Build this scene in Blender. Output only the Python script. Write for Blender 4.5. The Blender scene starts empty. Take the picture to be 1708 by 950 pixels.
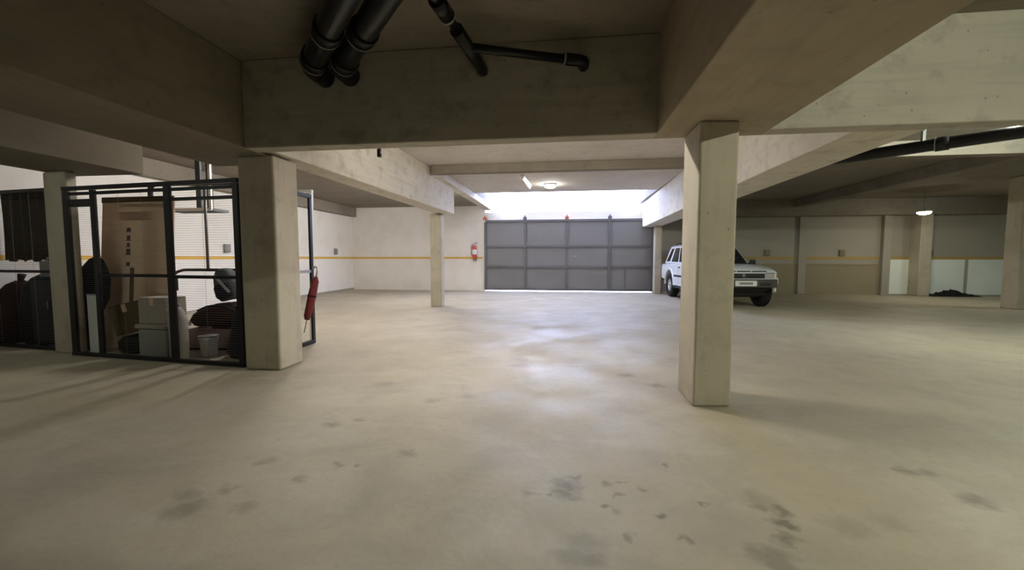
import bpy, bmesh, math, random
from mathutils import Vector, Matrix
random.seed(7)
S = bpy.context.scene
C = S.collection
PI = math.pi

# ------------------------------------------------------------------ camera
cam_d = bpy.data.cameras.new('camera')
cam = bpy.data.objects.new('camera', cam_d); C.objects.link(cam)
cam_d.sensor_fit = 'HORIZONTAL'; cam_d.sensor_width = 36.0
cam_d.lens = 690.0/1708.0*36.0
cam_d.clip_start = 0.05; cam_d.clip_end = 300
cam.location = (0, 0, 1.3)
cam.rotation_euler = (math.radians(90-3.731), 0, math.radians(7.253))
S.camera = cam

# ------------------------------------------------------------------ sky, exposure
w = bpy.data.worlds.new('sky'); S.world = w; w.use_nodes = True
bg = w.node_tree.nodes['Background']
bg.inputs['Color'].default_value = (0.52, 0.62, 1.0, 1)
bg.inputs['Strength'].default_value = 13.0
S.view_settings.view_transform = 'Standard'
S.view_settings.look = 'None'
S.view_settings.gamma = 1.0
S.view_settings.use_curve_mapping = False
S.view_settings.exposure = 1.0
S.cycles.use_denoising = True
S.cycles.max_bounces = 10
S.cycles.diffuse_bounces = 7
S.cycles.glossy_bounces = 4
S.cycles.sample_clamp_indirect = 6.0
LAMP = 1.0

# ------------------------------------------------------------------ mesh helpers
class MB:
    def __init__(s): s.v = []; s.f = []; s.sm = []
    def add(s, vs, fs, smooth=False):
        o = len(s.v); s.v += [tuple(v) for v in vs]
        for f in fs: s.f.append(tuple(o+i for i in f)); s.sm.append(smooth)
        return s
    def box(s, x0, y0, z0, x1, y1, z1):
        vs = [(x0,y0,z0),(x1,y0,z0),(x1,y1,z0),(x0,y1,z0),(x0,y0,z1),(x1,y0,z1),(x1,y1,z1),(x0,y1,z1)]
        return s.add(vs, [(0,3,2,1),(4,5,6,7),(0,1,5,4),(1,2,6,5),(2,3,7,6),(3,0,4,7)])
    def prism(s, poly, z0, z1):          # polygon in xy, counter-clockwise
        n = len(poly)
        vs = [(x,y,z0) for x,y in poly]+[(x,y,z1) for x,y in poly]
        fs = [tuple(range(n-1,-1,-1)), tuple(range(n,2*n))]+[(i,(i+1)%n,n+(i+1)%n,n+i) for i in range(n)]
        return s.add(vs, fs)
    def bar(s, a, b, w, h=None, up=(0,0,1)):    # rectangular bar from a to b
        a = Vector(a); b = Vector(b); h = h or w
        d = (b-a).normalized(); u = Vector(up)
        if abs(d.dot(u)) > .98: u = Vector((0,1,0))
        r = d.cross(u).normalized(); u = r.cross(d)
        vs = []
        for p in (a, b):
            for sx, sy in ((-1,-1),(1,-1),(1,1),(-1,1)): vs.append(p+r*sx*w/2+u*sy*h/2)
        return s.add(vs, [(0,1,2,3),(7,6,5,4),(0,4,5,1),(1,5,6,2),(2,6,7,3),(3,7,4,0)])
    def tube(s, pts, r, n=12, caps=True):
        pts = [Vector(p) for p in pts]; rr = r if isinstance(r,(list,tuple)) else [r]*len(pts)
        o = []; u = None
        for i, p in enumerate(pts):
            d = (pts[min(i+1,len(pts)-1)]-pts[max(i-1,0)]).normalized()
            if u is None:
                u = Vector((0,0,1)) if abs(d.z) < .9 else Vector((1,0,0))
            u = (u-d*u.dot(d)).normalized(); v = d.cross(u)
            for k in range(n):
                a = 2*PI*k/n; o.append(p+(u*math.cos(a)+v*math.sin(a))*rr[i])
        fs = []
        for i in range(len(pts)-1):
            for k in range(n):
                k2 = (k+1)%n; fs.append((i*n+k, i*n+k2, (i+1)*n+k2, (i+1)*n+k))
        s.add(o, fs, True)
        if caps:
            m = len(s.v)-len(o); L = (len(pts)-1)*n
            s.f.append(tuple(m+k for k in range(n-1,-1,-1))); s.sm.append(False)
            s.f.append(tuple(m+L+k for k in range(n))); s.sm.append(False)
        return s
    def lathe(s, prof, n=24, axis='z', c=(0,0,0), caps=True):   # prof: (r, h) pairs
        o = []
        for r, h in prof:
            for k in range(n):
                a = 2*PI*k/n; x, y = r*math.cos(a), r*math.sin(a)
                if axis == 'z': p = (c[0]+x, c[1]+y, c[2]+h)
                elif axis == 'y': p = (c[0]+y, c[1]+h, c[2]+x)
                else: p = (c[0]+h, c[1]+x, c[2]+y)
                o.append(p)
        fs = [(i*n+k, i*n+(k+1)%n, (i+1)*n+(k+1)%n, (i+1)*n+k) for i in range(len(prof)-1) for k in range(n)]
        m = len(s.v); s.add(o, fs, True)
        if caps:
            L = (len(prof)-1)*n
            s.f.append(tuple(m+k for k in range(n-1,-1,-1))); s.sm.append(False)
            s.f.append(tuple(m+L+k for k in range(n))); s.sm.append(False)
        return s
    def loft(s, rings):                 # list of equal-length rings, closed with end caps
        n = len(rings[0]); m = len(s.v)
        vs = [p for r in rings for p in r]
        s.add(vs, [(i*n+k, i*n+(k+1)%n, (i+1)*n+(k+1)%n, (i+1)*n+k) for i in range(len(rings)-1) for k in range(n)], True)
        L = (len(rings)-1)*n
        s.f.append(tuple(m+k for k in range(n-1,-1,-1))); s.sm.append(True)
        s.f.append(tuple(m+L+k for k in range(n))); s.sm.append(True)
        return s
    def build(s, name, mat, parent=None, loc=None, rot=None, bevel=0, seg=2, sub=0):
        me = bpy.data.meshes.new(name); me.from_pydata(s.v, [], s.f)
        me.polygons.foreach_set('use_smooth', s.sm)
        bm = bmesh.new(); bm.from_mesh(me); bmesh.ops.recalc_face_normals(bm, faces=bm.faces); bm.to_mesh(me); bm.free()
        me.update()
        o = bpy.data.objects.new(name, me); C.objects.link(o)
        me.materials.append(mat)
        if parent: o.parent = parent
        if loc: o.location = loc
        if rot: o.rotation_euler = rot
        if bevel:
            b = o.modifiers.new('bevel', 'BEVEL'); b.width = bevel; b.segments = seg; b.limit_method = 'ANGLE'; b.angle_limit = math.radians(35)
        if sub:
            b = o.modifiers.new('sub', 'SUBSURF'); b.levels = sub; b.render_levels = sub
        return o

def tag(o, label=None, cat=None, group=None, kind=None):
    if label: o['label'] = label
    if cat: o['category'] = cat
    if group: o['group'] = group
    if kind: o['kind'] = kind
    return o
def thing(name, label, cat, loc=(0,0,0), rz=0, group=None):
    o = bpy.data.objects.new(name, None); C.objects.link(o)
    o.empty_display_size = .1; o.location = loc; o.rotation_euler = (0,0,rz)
    return tag(o, label, cat, group)
def struct(name, mb, mat, label=None, cat=None, parent=None, **k):
    o = mb.build(name, mat, parent, **k)
    return tag(o, label, cat, None, 'structure')
def blob(rows, n=20, e=2.6, wob=0.0, seed=0):
    """rows: (z, half_x, half_y, offset_x, offset_y) -> rings of super-ellipses with a little unevenness"""
    rnd = random.Random(seed); ph = [rnd.uniform(0,6.28) for _ in range(4)]
    rings = []
    for (z, a, b, ox, oy) in rows:
        r = []
        for k in range(n):
            t = 2*PI*k/n; c, s_ = math.cos(t), math.sin(t)
            q = 1+wob*(math.sin(3*t+ph[0]+z*9)+.6*math.sin(5*t+ph[1]-z*13))
            r.append((ox+a*q*math.copysign(abs(c)**(2/e), c), oy+b*q*math.copysign(abs(s_)**(2/e), s_), z+wob*.12*math.sin(4*t+ph[2])))
        rings.append(r)
    return MB().loft(rings)

# ------------------------------------------------------------------ materials
def mat(name, col, rough=.6, metal=0., emit=None, es=0., trans=0., spec=.5, coat=0.):
    m = bpy.data.materials.new(name); m.use_nodes = True
    b = m.node_tree.nodes['Principled BSDF']
    b.inputs['Base Color'].default_value = (*col, 1); b.inputs['Roughness'].default_value = rough
    b.inputs['Metallic'].default_value = metal; b.inputs['Specular IOR Level'].default_value = spec
    if emit: b.inputs['Emission Color'].default_value = (*emit, 1); b.inputs['Emission Strength'].default_value = es
    if trans: b.inputs['Transmission Weight'].default_value = trans
    if coat: b.inputs['Coat Weight'].default_value = coat
    return m
class NT:
    def __init__(s, m): s.t = m.node_tree; s.n = s.t.nodes; s.l = s.t.links; s.b = s.n['Principled BSDF']; s._co = None
    def node(s, typ, **k):
        q = s.n.new(typ)
        for a, v in k.items(): setattr(q, a, v)
        return q
    def co(s):
        if s._co is None: s._co = s.node('ShaderNodeNewGeometry').outputs['Position']
        return s._co
    def noise(s, scale, detail=4, rough=.55, vec=None, dist=0.):
        q = s.node('ShaderNodeTexNoise'); q.inputs['Scale'].default_value = scale; q.inputs['Detail'].default_value = detail
        q.inputs['Roughness'].default_value = rough; q.inputs['Distortion'].default_value = dist
        s.l.new(vec if vec is not None else s.co(), q.inputs['Vector']); return q.outputs['Fac']
    def scaled(s, sx, sy, sz, vec=None):
        q = s.node('ShaderNodeMapping'); q.inputs['Scale'].default_value = (sx, sy, sz)
        s.l.new(vec if vec is not None else s.co(), q.inputs['Vector']); return q.outputs['Vector']
    def ramp(s, fac, a, b, lo=0., hi=1.):
        q = s.node('ShaderNodeMapRange'); q.inputs['From Min'].default_value = a; q.inputs['From Max'].default_value = b
        q.inputs['To Min'].default_value = lo; q.inputs['To Max'].default_value = hi; q.clamp = True
        s.l.new(fac, q.inputs['Value']); return q.outputs['Result']
    def mix(s, fac, a, b, mode='MIX'):
        q = s.node('ShaderNodeMix', data_type='RGBA', blend_type=mode)
        for sock, v in ((q.inputs[0], fac), (q.inputs[6], a), (q.inputs[7], b)):
            if isinstance(v, (int, float)): sock.default_value = v
            elif isinstance(v, tuple): sock.default_value = (*v, 1)
            else: s.l.new(v, sock)
        return q.outputs[2]
    def math(s, op, a, b=None):
        q = s.node('ShaderNodeMath', operation=op)
        for i, v in enumerate((a, b)):
            if v is None: continue
            if isinstance(v, (int, float)): q.inputs[i].default_value = v
            else: s.l.new(v, q.inputs[i])
        return q.outputs[0]
    def bump(s, h, strength=.2, dist=.01):
        q = s.node('ShaderNodeBump'); q.inputs['Strength'].default_value = strength; q.inputs['Distance'].default_value = dist
        s.l.new(h, q.inputs['Height']); s.l.new(q.outputs['Normal'], s.b.inputs['Normal'])
    def col(s, c): s.l.new(c, s.b.inputs['Base Color'])
    def rough(s, r): s.l.new(r, s.b.inputs['Roughness'])

def concrete(name, base, light, dark, board='x', grain=1.0):
    m = mat(name, base, .88, spec=.25); t = NT(m)
    big = t.noise(.9, 4, .6); med = t.noise(4.5, 6, .62); fine = t.noise(38, 3, .6)
    c = t.mix(t.ramp(big, .35, .68), base, light)
    c = t.mix(t.ramp(med, .52, .75, 0, .55*grain), c, dark)
    # stretched streaks left by the shuttering
    st = t.noise(1.0, 5, .6, vec=t.scaled(*{'x':(1.2,14,14),'y':(14,1.2,14),'z':(16,16,1.1)}[board]))
    c = t.mix(t.ramp(st, .5, .78, 0, .4), c, dark)
    # blow holes
    v = t.node('ShaderNodeTexVoronoi'); v.inputs['Scale'].default_value = 7.0; t.l.new(t.co(), v.inputs['Vector'])
    hole = t.ramp(v.outputs['Distance'], .045, .085, 1, 0)
    c = t.mix(t.math('MULTIPLY', hole, .55), c, tuple(x*.45 for x in dark))
    t.col(c)
    h = t.math('ADD', t.math('MULTIPLY', st, .7), t.math('ADD', t.math('MULTIPLY', fine, .25), t.math('MULTIPLY', hole, -.5)))
    t.bump(h, .35, .008)
    return m
M = {}
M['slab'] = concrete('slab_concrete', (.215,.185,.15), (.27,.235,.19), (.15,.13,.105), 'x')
M['brightened_slab'] = concrete('brightened_slab_concrete', (.56,.51,.46), (.64,.59,.54), (.42,.38,.34), 'x')  # slab copy lightened to stand in for light on the gate-bay ceiling
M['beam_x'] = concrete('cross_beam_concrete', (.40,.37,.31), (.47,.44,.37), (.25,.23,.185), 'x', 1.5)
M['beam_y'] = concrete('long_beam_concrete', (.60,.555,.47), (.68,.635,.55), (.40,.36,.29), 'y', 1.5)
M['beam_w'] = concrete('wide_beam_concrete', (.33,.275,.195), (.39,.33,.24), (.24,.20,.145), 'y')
M['beam_shaded'] = concrete('shaded_wide_beam_concrete', (.205,.175,.13), (.25,.215,.16), (.15,.125,.09), 'y')  # wide-beam copy darkened: shade on the left beams put into the colour
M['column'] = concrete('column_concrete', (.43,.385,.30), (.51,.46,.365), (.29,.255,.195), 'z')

def floor_material():
    m = mat('floor_concrete', (.42,.38,.31), .5, spec=.22); t = NT(m)
    big = t.noise(.35, 4, .6); med = t.noise(1.6, 6, .62, dist=.6); fine = t.noise(22, 4, .6)
    c = t.mix(t.ramp(big, .35, .66), (.355,.308,.228), (.425,.373,.285))
    c = t.mix(t.ramp(med, .45, .72, 0, .55), c, (.27,.245,.19))
    sw = t.noise(.9, 5, .6, vec=t.scaled(.55,1.6,1), dist=1.2)      # trowel sweeps
    c = t.mix(t.ramp(sw, .53, .7, 0, .5), c, (.45,.41,.335))
    c = t.mix(t.ramp(fine, .55, .8, 0, .25), c, (.235,.215,.165))
    # stains, each where it lies on the slab: x, y, radius, stretch, strength
    stains = [(0.02,2.32,0.077,1.2,0.55),(0.02,2.23,0.064,1.2,0.51),(-0.07,2.20,0.030,1.2,0.47),(-0.18,2.19,0.041,1.2,0.30),(0.08,2.41,0.032,1.2,0.42),(0.25,2.36,0.031,1.2,0.42),
              (0.33,2.39,0.028,1.2,0.34),(0.31,2.25,0.022,1.2,0.42),(0.22,2.13,0.029,1.2,0.51),(0.28,2.10,0.029,1.2,0.26),(0.44,2.34,0.027,1.2,0.42),(0.49,2.09,0.036,1.2,0.59),
              (0.64,2.61,0.030,1.2,0.47),(0.74,2.21,0.027,1.2,0.47),(1.05,2.30,0.090,1.2,0.26),(1.03,2.23,0.049,1.2,0.42),(1.12,2.20,0.049,1.2,0.59),(1.07,2.11,0.055,1.2,0.64),
              (1.03,1.98,0.053,1.2,0.51),(0.91,1.86,0.092,1.2,0.42),(0.92,1.82,0.070,1.2,0.42),(0.31,1.91,0.030,1.2,0.42),(0.57,1.92,0.028,1.2,0.42),(0.10,1.84,0.098,1.2,0.26),
              (0.04,1.74,0.094,1.2,0.34),(0.12,1.74,0.063,1.2,0.38),(2.08,2.74,0.058,1.2,0.51),(2.19,2.73,0.059,1.2,0.42),(2.19,2.44,0.077,1.2,0.51),(1.37,2.11,0.102,1.2,0.21),
              (1.59,2.18,0.087,1.2,0.17),(-2.05,1.95,0.072,1.2,0.34),(-1.95,1.83,0.086,1.2,0.38),(-1.94,1.90,0.061,1.2,0.30),(-1.88,2.03,0.058,1.2,0.34),(-1.65,1.88,0.057,1.2,0.30),
              (-1.88,2.35,0.066,1.2,0.30),(-1.28,2.38,0.026,1.2,0.42),(-1.40,2.37,0.040,1.2,0.34),(-1.54,2.19,0.043,1.2,0.34),(-1.79,2.94,0.070,1.2,0.42),(-1.63,3.07,0.048,1.2,0.34),
              (-1.03,2.58,0.058,1.2,0.34),(-1.19,3.58,0.070,1.2,0.26),(-0.51,4.90,0.133,1.2,0.26),(0.69,4.66,0.085,1.2,0.34),(0.94,4.30,0.073,1.2,0.42),(-1.85,4.00,0.106,1.2,0.21),
              (-0.90,3.75,0.082,1.2,0.26)]
    wob = t.node('ShaderNodeTexNoise'); wob.inputs['Scale'].default_value = 14.0; wob.inputs['Detail'].default_value = 4
    t.l.new(t.co(), wob.inputs['Vector'])
    off = t.node('ShaderNodeVectorMath', operation='SUBTRACT'); t.l.new(wob.outputs['Color'], off.inputs[0]); off.inputs[1].default_value = (.5,.5,.5)
    big_off = t.node('ShaderNodeVectorMath', operation='SCALE'); t.l.new(off.outputs[0], big_off.inputs[0]); big_off.inputs['Scale'].default_value = .16
    warped = t.node('ShaderNodeVectorMath', operation='ADD'); t.l.new(t.co(), warped.inputs[0]); t.l.new(big_off.outputs[0], warped.inputs[1])
    acc = None
    for x, y, r, st, k in stains:
        mp = t.node('ShaderNodeMapping', vector_type='POINT')
        mp.inputs['Location'].default_value = (-x/(r*st), -y/r, 0); mp.inputs['Scale'].default_value = (1/(r*st), 1/r, 0)
        t.l.new(warped.outputs[0], mp.inputs['Vector'])
        ln = t.node('ShaderNodeVectorMath', operation='LENGTH'); t.l.new(mp.outputs[0], ln.inputs[0])
        q = t.ramp(ln.outputs['Value'], .35, 1.2, k, 0)
        acc = q if acc is None else t.math('MAXIMUM', acc, q)
    c = t.mix(acc, c, (.085,.078,.058))
    t.col(c)
    r1 = t.ramp(t.noise(1.2, 5, .6), .35, .65, .42, .68)
    t.rough(t.math('ADD', r1, t.ramp(fine, .3, .7, -.05, .08)))
    t.bump(t.math('ADD', t.math('ADD', t.math('MULTIPLY', med, .5), t.math('MULTIPLY', t.noise(6.5, 5, .65), .55)), t.math('MULTIPLY', fine, .15)), .26, .02)
    return m
M['floor'] = floor_material()

def paint(name, col, dirt=(.5,.47,.42), amt=.3, rough=.75):
    m = mat(name, col, rough, spec=.3); t = NT(m)
    c = t.mix(t.ramp(t.noise(1.1, 5, .6), .45, .75, 0, amt), col, dirt)
    c = t.mix(t.ramp(t.noise(16, 3, .6), .55, .8, 0, amt*.4), c, dirt)
    t.col(c); t.bump(t.noise(55, 3, .6), .12, .004); return m
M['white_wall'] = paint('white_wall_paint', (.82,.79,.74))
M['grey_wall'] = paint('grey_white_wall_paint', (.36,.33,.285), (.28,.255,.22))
M['beige_wall'] = paint('beige_dado_paint', (.30,.26,.17), (.22,.19,.13))
M['board_white'] = paint('white_board_paint', (.80,.86,.83), (.66,.7,.68))
M['yellow'] = paint('yellow_stripe_paint', (.68,.42,.09), (.5,.33,.1))
M['dull_yellow'] = paint('dull_yellow_stripe_paint', (.42,.29,.09), (.33,.24,.1))
M['outside'] = paint('outside_paving', (.62,.56,.5), (.5,.45,.4))
M['gate'] = paint('grey_gate_paint', (.21,.205,.21), (.17,.165,.17), .35, .5)
M['gate_frame'] = paint('dark_gate_frame_paint', (.135,.13,.135), (.11,.107,.11), .3, .45)
M['rust'] = paint('red_oxide_paint', (.45,.12,.07), (.3,.1,.06), .4, .6)
M['black_metal'] = paint('black_frame_paint', (.012,.010,.012), (.025,.022,.022), .3, .45)
M['wire'] = mat('galvanised_wire', (.26,.25,.24), .5, .4)
M['black_pipe'] = paint('black_pvc', (.010,.010,.012), (.022,.02,.02), .3, .28)
M['pipe_ring'] = mat('pipe_joint_ring', (.28,.28,.28), .35)
M['white_plastic'] = mat('white_plastic', (.75,.75,.73), .4)
M['grey_plastic'] = mat('grey_plastic', (.25,.25,.24), .5)
M['box_brown'] = paint('socket_box_plastic', (.24,.19,.12), (.18,.14,.1), .3, .5)
M['steel'] = mat('steel', (.55,.55,.55), .3, .9)
M['lit_tube'] = mat('lit_tube', (.9,.9,.9), .4, emit=(.95,1,.80), es=450*LAMP)
M['right_tube'] = mat('right_tube', (.9,.9,.9), .4, emit=(.9,1,.86), es=340*LAMP)
M['added_middle_tube'] = mat('added_middle_tube', (.9,.9,.9), .4, emit=(1,.96,.86), es=230*LAMP)
M['added_left_tube'] = mat('added_left_tube', (.9,.9,.9), .4, emit=(.92,1,.88), es=36*LAMP)
M['back_tube'] = mat('back_tube', (.9,.9,.9), .4, emit=(1,.97,.93), es=280*LAMP)
M['far_right_tube'] = mat('far_right_tube', (.9,.9,.9), .4, emit=(.85,1,.92), es=170*LAMP)
M['dim_tube'] = mat('dim_tube', (.85,.85,.83), .4, emit=(1,.97,.92), es=1.2)
M['lit_dome'] = mat('lit_dome', (.9,.9,.88), .4, emit=(1,.97,.9), es=55*LAMP)
M['lit_dome_warm'] = mat('lit_dome_warm', (.9,.88,.8), .4, emit=(1,.90,.68), es=50*LAMP)

# ------------------------------------------------------------------ room
ZS, ZB, YW = 3.35, 2.45, 16.2        # slab underside, beam underside, back wall
XL, XR, YB = -8.7, 17.5, -6.5
WX0, WX1, WY0 = -2.85, 2.75, 13.05   # open well above the gate
struct('floor', MB().box(XL-.3, YB-.3, -.2, XR+.3, YW+.3, 0), M['floor'])
struct('ground_outside', MB().box(-14, YW+.3, -.2, 24, 40, -.01), M['outside'])
sl = MB()
sl.box(XL-.3, YB-.3, ZS, XR+.3, 4.24, ZS+.25)
sl.box(XL-.3, 4.24, ZS, -3.1, WY0, ZS+.25)
sl.box(2.75, 4.24, ZS, XR+.3, WY0, ZS+.25)
sl.box(XL-.3, WY0, ZS, WX0, YW+.3, ZS+.25)
sl.box(WX1, WY0, ZS, XR+.3, YW+.3, ZS+.25)
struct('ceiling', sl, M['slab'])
struct('ceiling_gate_bay', MB().box(-3.1, 4.24, ZS, 2.75, WY0, ZS+.25), M['brightened_slab'])
# added unseen hood over the well, shaping the daylight above the gate wall
hd = MB().box(WX0-.25, WY0-.25, 4.35, WX1+.25, 15.9, 4.55)
hd.box(WX0-.25, WY0-.25, ZS+.25, WX1+.25, WY0, 4.35).box(WX0-.25, WY0, ZS+.25, WX0, YW+.3, 4.35).box(WX1, WY0, ZS+.25, WX1+.25, YW+.3, 4.35)
struct('added_ceiling_hood', hd, M['white_wall'])
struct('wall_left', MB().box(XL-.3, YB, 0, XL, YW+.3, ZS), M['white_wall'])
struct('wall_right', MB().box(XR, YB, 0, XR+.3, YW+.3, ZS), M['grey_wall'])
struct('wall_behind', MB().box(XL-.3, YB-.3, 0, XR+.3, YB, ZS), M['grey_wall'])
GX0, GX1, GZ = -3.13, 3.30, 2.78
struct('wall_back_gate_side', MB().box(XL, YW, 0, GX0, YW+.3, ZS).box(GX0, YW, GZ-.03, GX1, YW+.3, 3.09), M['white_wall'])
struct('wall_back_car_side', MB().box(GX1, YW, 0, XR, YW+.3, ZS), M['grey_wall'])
# painted safety stripe, a thin raised band
struct('trim_1', MB().box(XL, -2, 1.265, XL+.004, YW, 1.345), M['yellow'])
struct('trim_2', MB().box(XL, YW-.004, 1.265, GX0-.12, YW, 1.345), M['yellow'])
struct('trim_3', MB().box(GX1+.3, YW-.005, 1.25, 11.05, YW, 1.34), M['dull_yellow'])
struct('trim_4', MB().box(11.3, YW-.005, 1.25, 12.0, YW, 1.34).box(12.35, YW-.005, 1.25, XR, YW, 1.34), M['dull_yellow'])
# dado on the wall behind the car, and white boards beside it
struct('trim_5', MB().box(5.2, YW-.03, 0, 11.05, YW, 1.04).box(5.2, YW-.045, 1.04, 11.05, YW, 1.09), M['beige_wall'])
boards = [(11.3,11.98),(12.37,13.72),(13.84,15.6),(15.7,17.4)]
for i, (a, b) in enumerate(boards):
    struct('wall_board_panel', MB().box(a, YW-.02, .03, b, YW, 1.245), M['board_white'], parent=bpy.data.objects['wall_back_car_side'])
struct('baseboard_left', MB().box(XL, -2, 0, XL+.012, YW, .07), M['grey_wall'])

def beam(name, poly, z0, m, label):
    o = struct(name, MB().prism(poly, z0, ZS), m, label, 'beam', bevel=.012, seg=2); return o
def rect(x0, y0, x1, y1): return [(x0,y0),(x1,y0),(x1,y1),(x0,y1)]
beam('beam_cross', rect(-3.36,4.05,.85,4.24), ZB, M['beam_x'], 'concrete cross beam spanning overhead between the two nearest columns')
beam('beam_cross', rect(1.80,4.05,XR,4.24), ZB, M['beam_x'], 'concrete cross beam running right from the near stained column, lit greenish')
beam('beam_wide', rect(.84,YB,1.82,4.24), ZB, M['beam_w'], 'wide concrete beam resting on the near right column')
beam('beam_wide', rect(-4.35,YB,-3.36,4.80), ZB, M['beam_shaded'], 'wide shaded concrete beam resting on the column beside the cage')
beam('beam_wide', rect(-6.95,YB,-5.78,5.12), ZB, M['beam_shaded'], 'wide concrete beam above the leftmost concrete post')
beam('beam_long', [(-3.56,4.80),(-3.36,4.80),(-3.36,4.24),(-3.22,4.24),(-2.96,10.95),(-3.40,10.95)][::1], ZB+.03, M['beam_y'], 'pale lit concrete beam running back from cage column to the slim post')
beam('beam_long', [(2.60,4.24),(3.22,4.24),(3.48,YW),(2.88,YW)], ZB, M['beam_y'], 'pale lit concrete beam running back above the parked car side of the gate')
beam('beam_shallow', rect(-2.96,9.0,2.72,9.2), 3.16, M['slab'], 'shallow concrete rib across the ceiling before the gate bay')  # darker slab colour paints the shade on this backlit rib
beam('beam_shallow', [(-3.10,9.2),(-2.84,9.2),(-2.84,YW),(-3.10,YW)], 3.16, M['beam_y'], 'shallow concrete rib along the left edge of the gate bay')
beam('beam_shallow', rect(3.3,8.2,XR,8.45), 3.08, M['slab'], 'shallow dark concrete rib across the right bay ceiling')
beam('beam_shallow', rect(8.0,8.45,8.35,YW), 3.08, M['slab'], 'shallow dark concrete rib running to the wall right of the car')
beam('beam_wall', rect(3.5,YW-.35,XR,YW), 2.78, M['slab'], 'concrete beam along the top of the wall behind the car')
beam('beam_wall', rect(XL,-2,XL+.2,YW), 2.98, M['slab'], 'concrete beam along the top of the left white wall')

def column(poly, z1, label, m=None, bevel=.025):
    return struct('concrete_column', MB().prism(poly, 0, z1), m or M['column'], label, 'column', bevel=bevel)
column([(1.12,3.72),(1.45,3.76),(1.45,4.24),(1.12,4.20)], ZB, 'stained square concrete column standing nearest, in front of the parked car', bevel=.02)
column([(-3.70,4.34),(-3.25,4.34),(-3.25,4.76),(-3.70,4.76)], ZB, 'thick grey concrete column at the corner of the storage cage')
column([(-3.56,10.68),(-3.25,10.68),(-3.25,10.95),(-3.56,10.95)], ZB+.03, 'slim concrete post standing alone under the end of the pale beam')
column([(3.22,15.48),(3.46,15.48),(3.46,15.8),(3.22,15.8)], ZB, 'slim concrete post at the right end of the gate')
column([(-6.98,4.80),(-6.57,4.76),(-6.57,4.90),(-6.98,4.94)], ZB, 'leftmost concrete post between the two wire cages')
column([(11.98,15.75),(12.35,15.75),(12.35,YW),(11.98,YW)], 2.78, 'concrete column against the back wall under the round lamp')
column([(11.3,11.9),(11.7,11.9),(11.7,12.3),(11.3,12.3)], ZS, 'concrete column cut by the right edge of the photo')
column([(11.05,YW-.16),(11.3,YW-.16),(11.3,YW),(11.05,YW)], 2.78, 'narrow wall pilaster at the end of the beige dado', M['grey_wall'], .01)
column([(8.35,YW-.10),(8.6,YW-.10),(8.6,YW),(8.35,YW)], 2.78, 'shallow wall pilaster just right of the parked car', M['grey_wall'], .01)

# ------------------------------------------------------------------ gate
g = thing('garage_gate', 'wide dark grey metal gate of twelve panels under the bright opening', 'gate', (0, YW-.045, 0))
def gpart(name, mb, m, par=g, **k): return mb.build(name, m, par, **k)
xs = [GX0+.02, -1.54, .07, 1.68, GX1-.02]; zs = [.035, .95, 1.75, GZ]
for i in range(4):
    for j in range(3):
        gpart('panel', MB().box(xs[i]+.03, .02, zs[j]+.03, xs[i+1]-.03, .035, zs[j+1]-.03), M['gate'])
for i, x in enumerate(xs):
    gpart('upright', MB().box(x-.045, -.05, .035, x+.045, .018, GZ-.08), M['gate_frame'])
for z in zs[1:3]:
    gpart('cross_rail', MB().box(xs[0]+.046, -.045, z-.04, xs[4]-.046, .017, z+.04), M['gate_frame'])
gpart('bottom_rail', MB().box(xs[0]+.046, -.045, .036, xs[4]-.046, .017, .11), M['gate_frame'])
gpart('top_rail', MB().box(xs[0], -.06, GZ-.08, xs[4], .03, GZ), M['gate_frame'])
pd = gpart('wicket_door', MB().box(2.30, .0, .12, 3.16, .018, .90), M['gate'])
gpart('door_edge', MB().box(2.27, -.012, .112, 2.30, .018, .905), M['gate_frame'], pd)
gpart('handle', MB().tube([(.35,-.10,1.36),(.45,-.10,1.36)], .012, 8).tube([(.36,-.10,1.36),(.36,.02,1.36)], .009, 8).tube([(.44,-.10,1.36),(.44,.02,1.36)], .009, 8), M['steel'])
for i, x in enumerate(xs):
    m_ = M['rust'] if i in (0, 2, 4) else M['gate_frame']
    b_ = gpart('roller_bracket', MB().box(x-.07, -.11, GZ, x+.07, -.061, GZ+.10).box(x-.02, -.13, GZ+.10, x+.02, -.061, GZ+.16), m_)
struct('trim_6', MB().box(GX0-.09, YW-.03, 0, GX0, YW, GZ+.02), M['white_wall'])

# ------------------------------------------------------------------ lamps
def dome_lamp(loc, r, m, label, stem=0.):
    t = thing('ceiling_lamp', label, 'lamp', loc, 0, 'round ceiling lamps')
    if stem: MB().tube([(0,0,0),(0,0,stem)], .012, 8).build('stem', M['grey_plastic'], t)
    MB().lathe([(r*1.08,-.0),(r*1.08,-.03),(r*.98,-.035)], 28).build('base', M['white_plastic'], t)
    MB().lathe([(r*.97,-.035),(r*.95,-.06),(r*.8,-.09),(r*.5,-.108),(.01,-.113)], 28).build('diffuser', m, t)
    return t
def tube_lamp(loc, L, rz, m, label, drop=0.):
    t = thing('fluorescent_lamp', label, 'lamp', loc, rz, 'fluorescent ceiling lamps')
    if drop:
        for x in (-L*.35, L*.35): MB().tube([(x,0,0),(x,0,drop)], .008, 8).build('rod', M['grey_plastic'], t)
    MB().box(-L/2,-.05,-.05,L/2,.05,0).build('housing', M['white_plastic'], t, bevel=.008)
    for s_ in (-1,1): MB().box(s_*L/2-.03 if s_>0 else -L/2,-.025,-.10,s_*L/2 if s_>0 else -L/2+.03,.025,-.05).build('socket', M['white_plastic'], t)
    MB().tube([(-L/2+.03,0,-.085),(L/2-.03,0,-.085)], .018, 10).build('tube', m, t)
    return t
dome_lamp((-.42,11.7,ZS), .16, M['lit_dome'], 'round lit lamp on the gate bay ceiling beside the tube')
tube_lamp((-1.02,11.05,ZS), 1.5, math.radians(88), M['dim_tube'], 'pale tube lamp on the gate bay ceiling')
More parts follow.
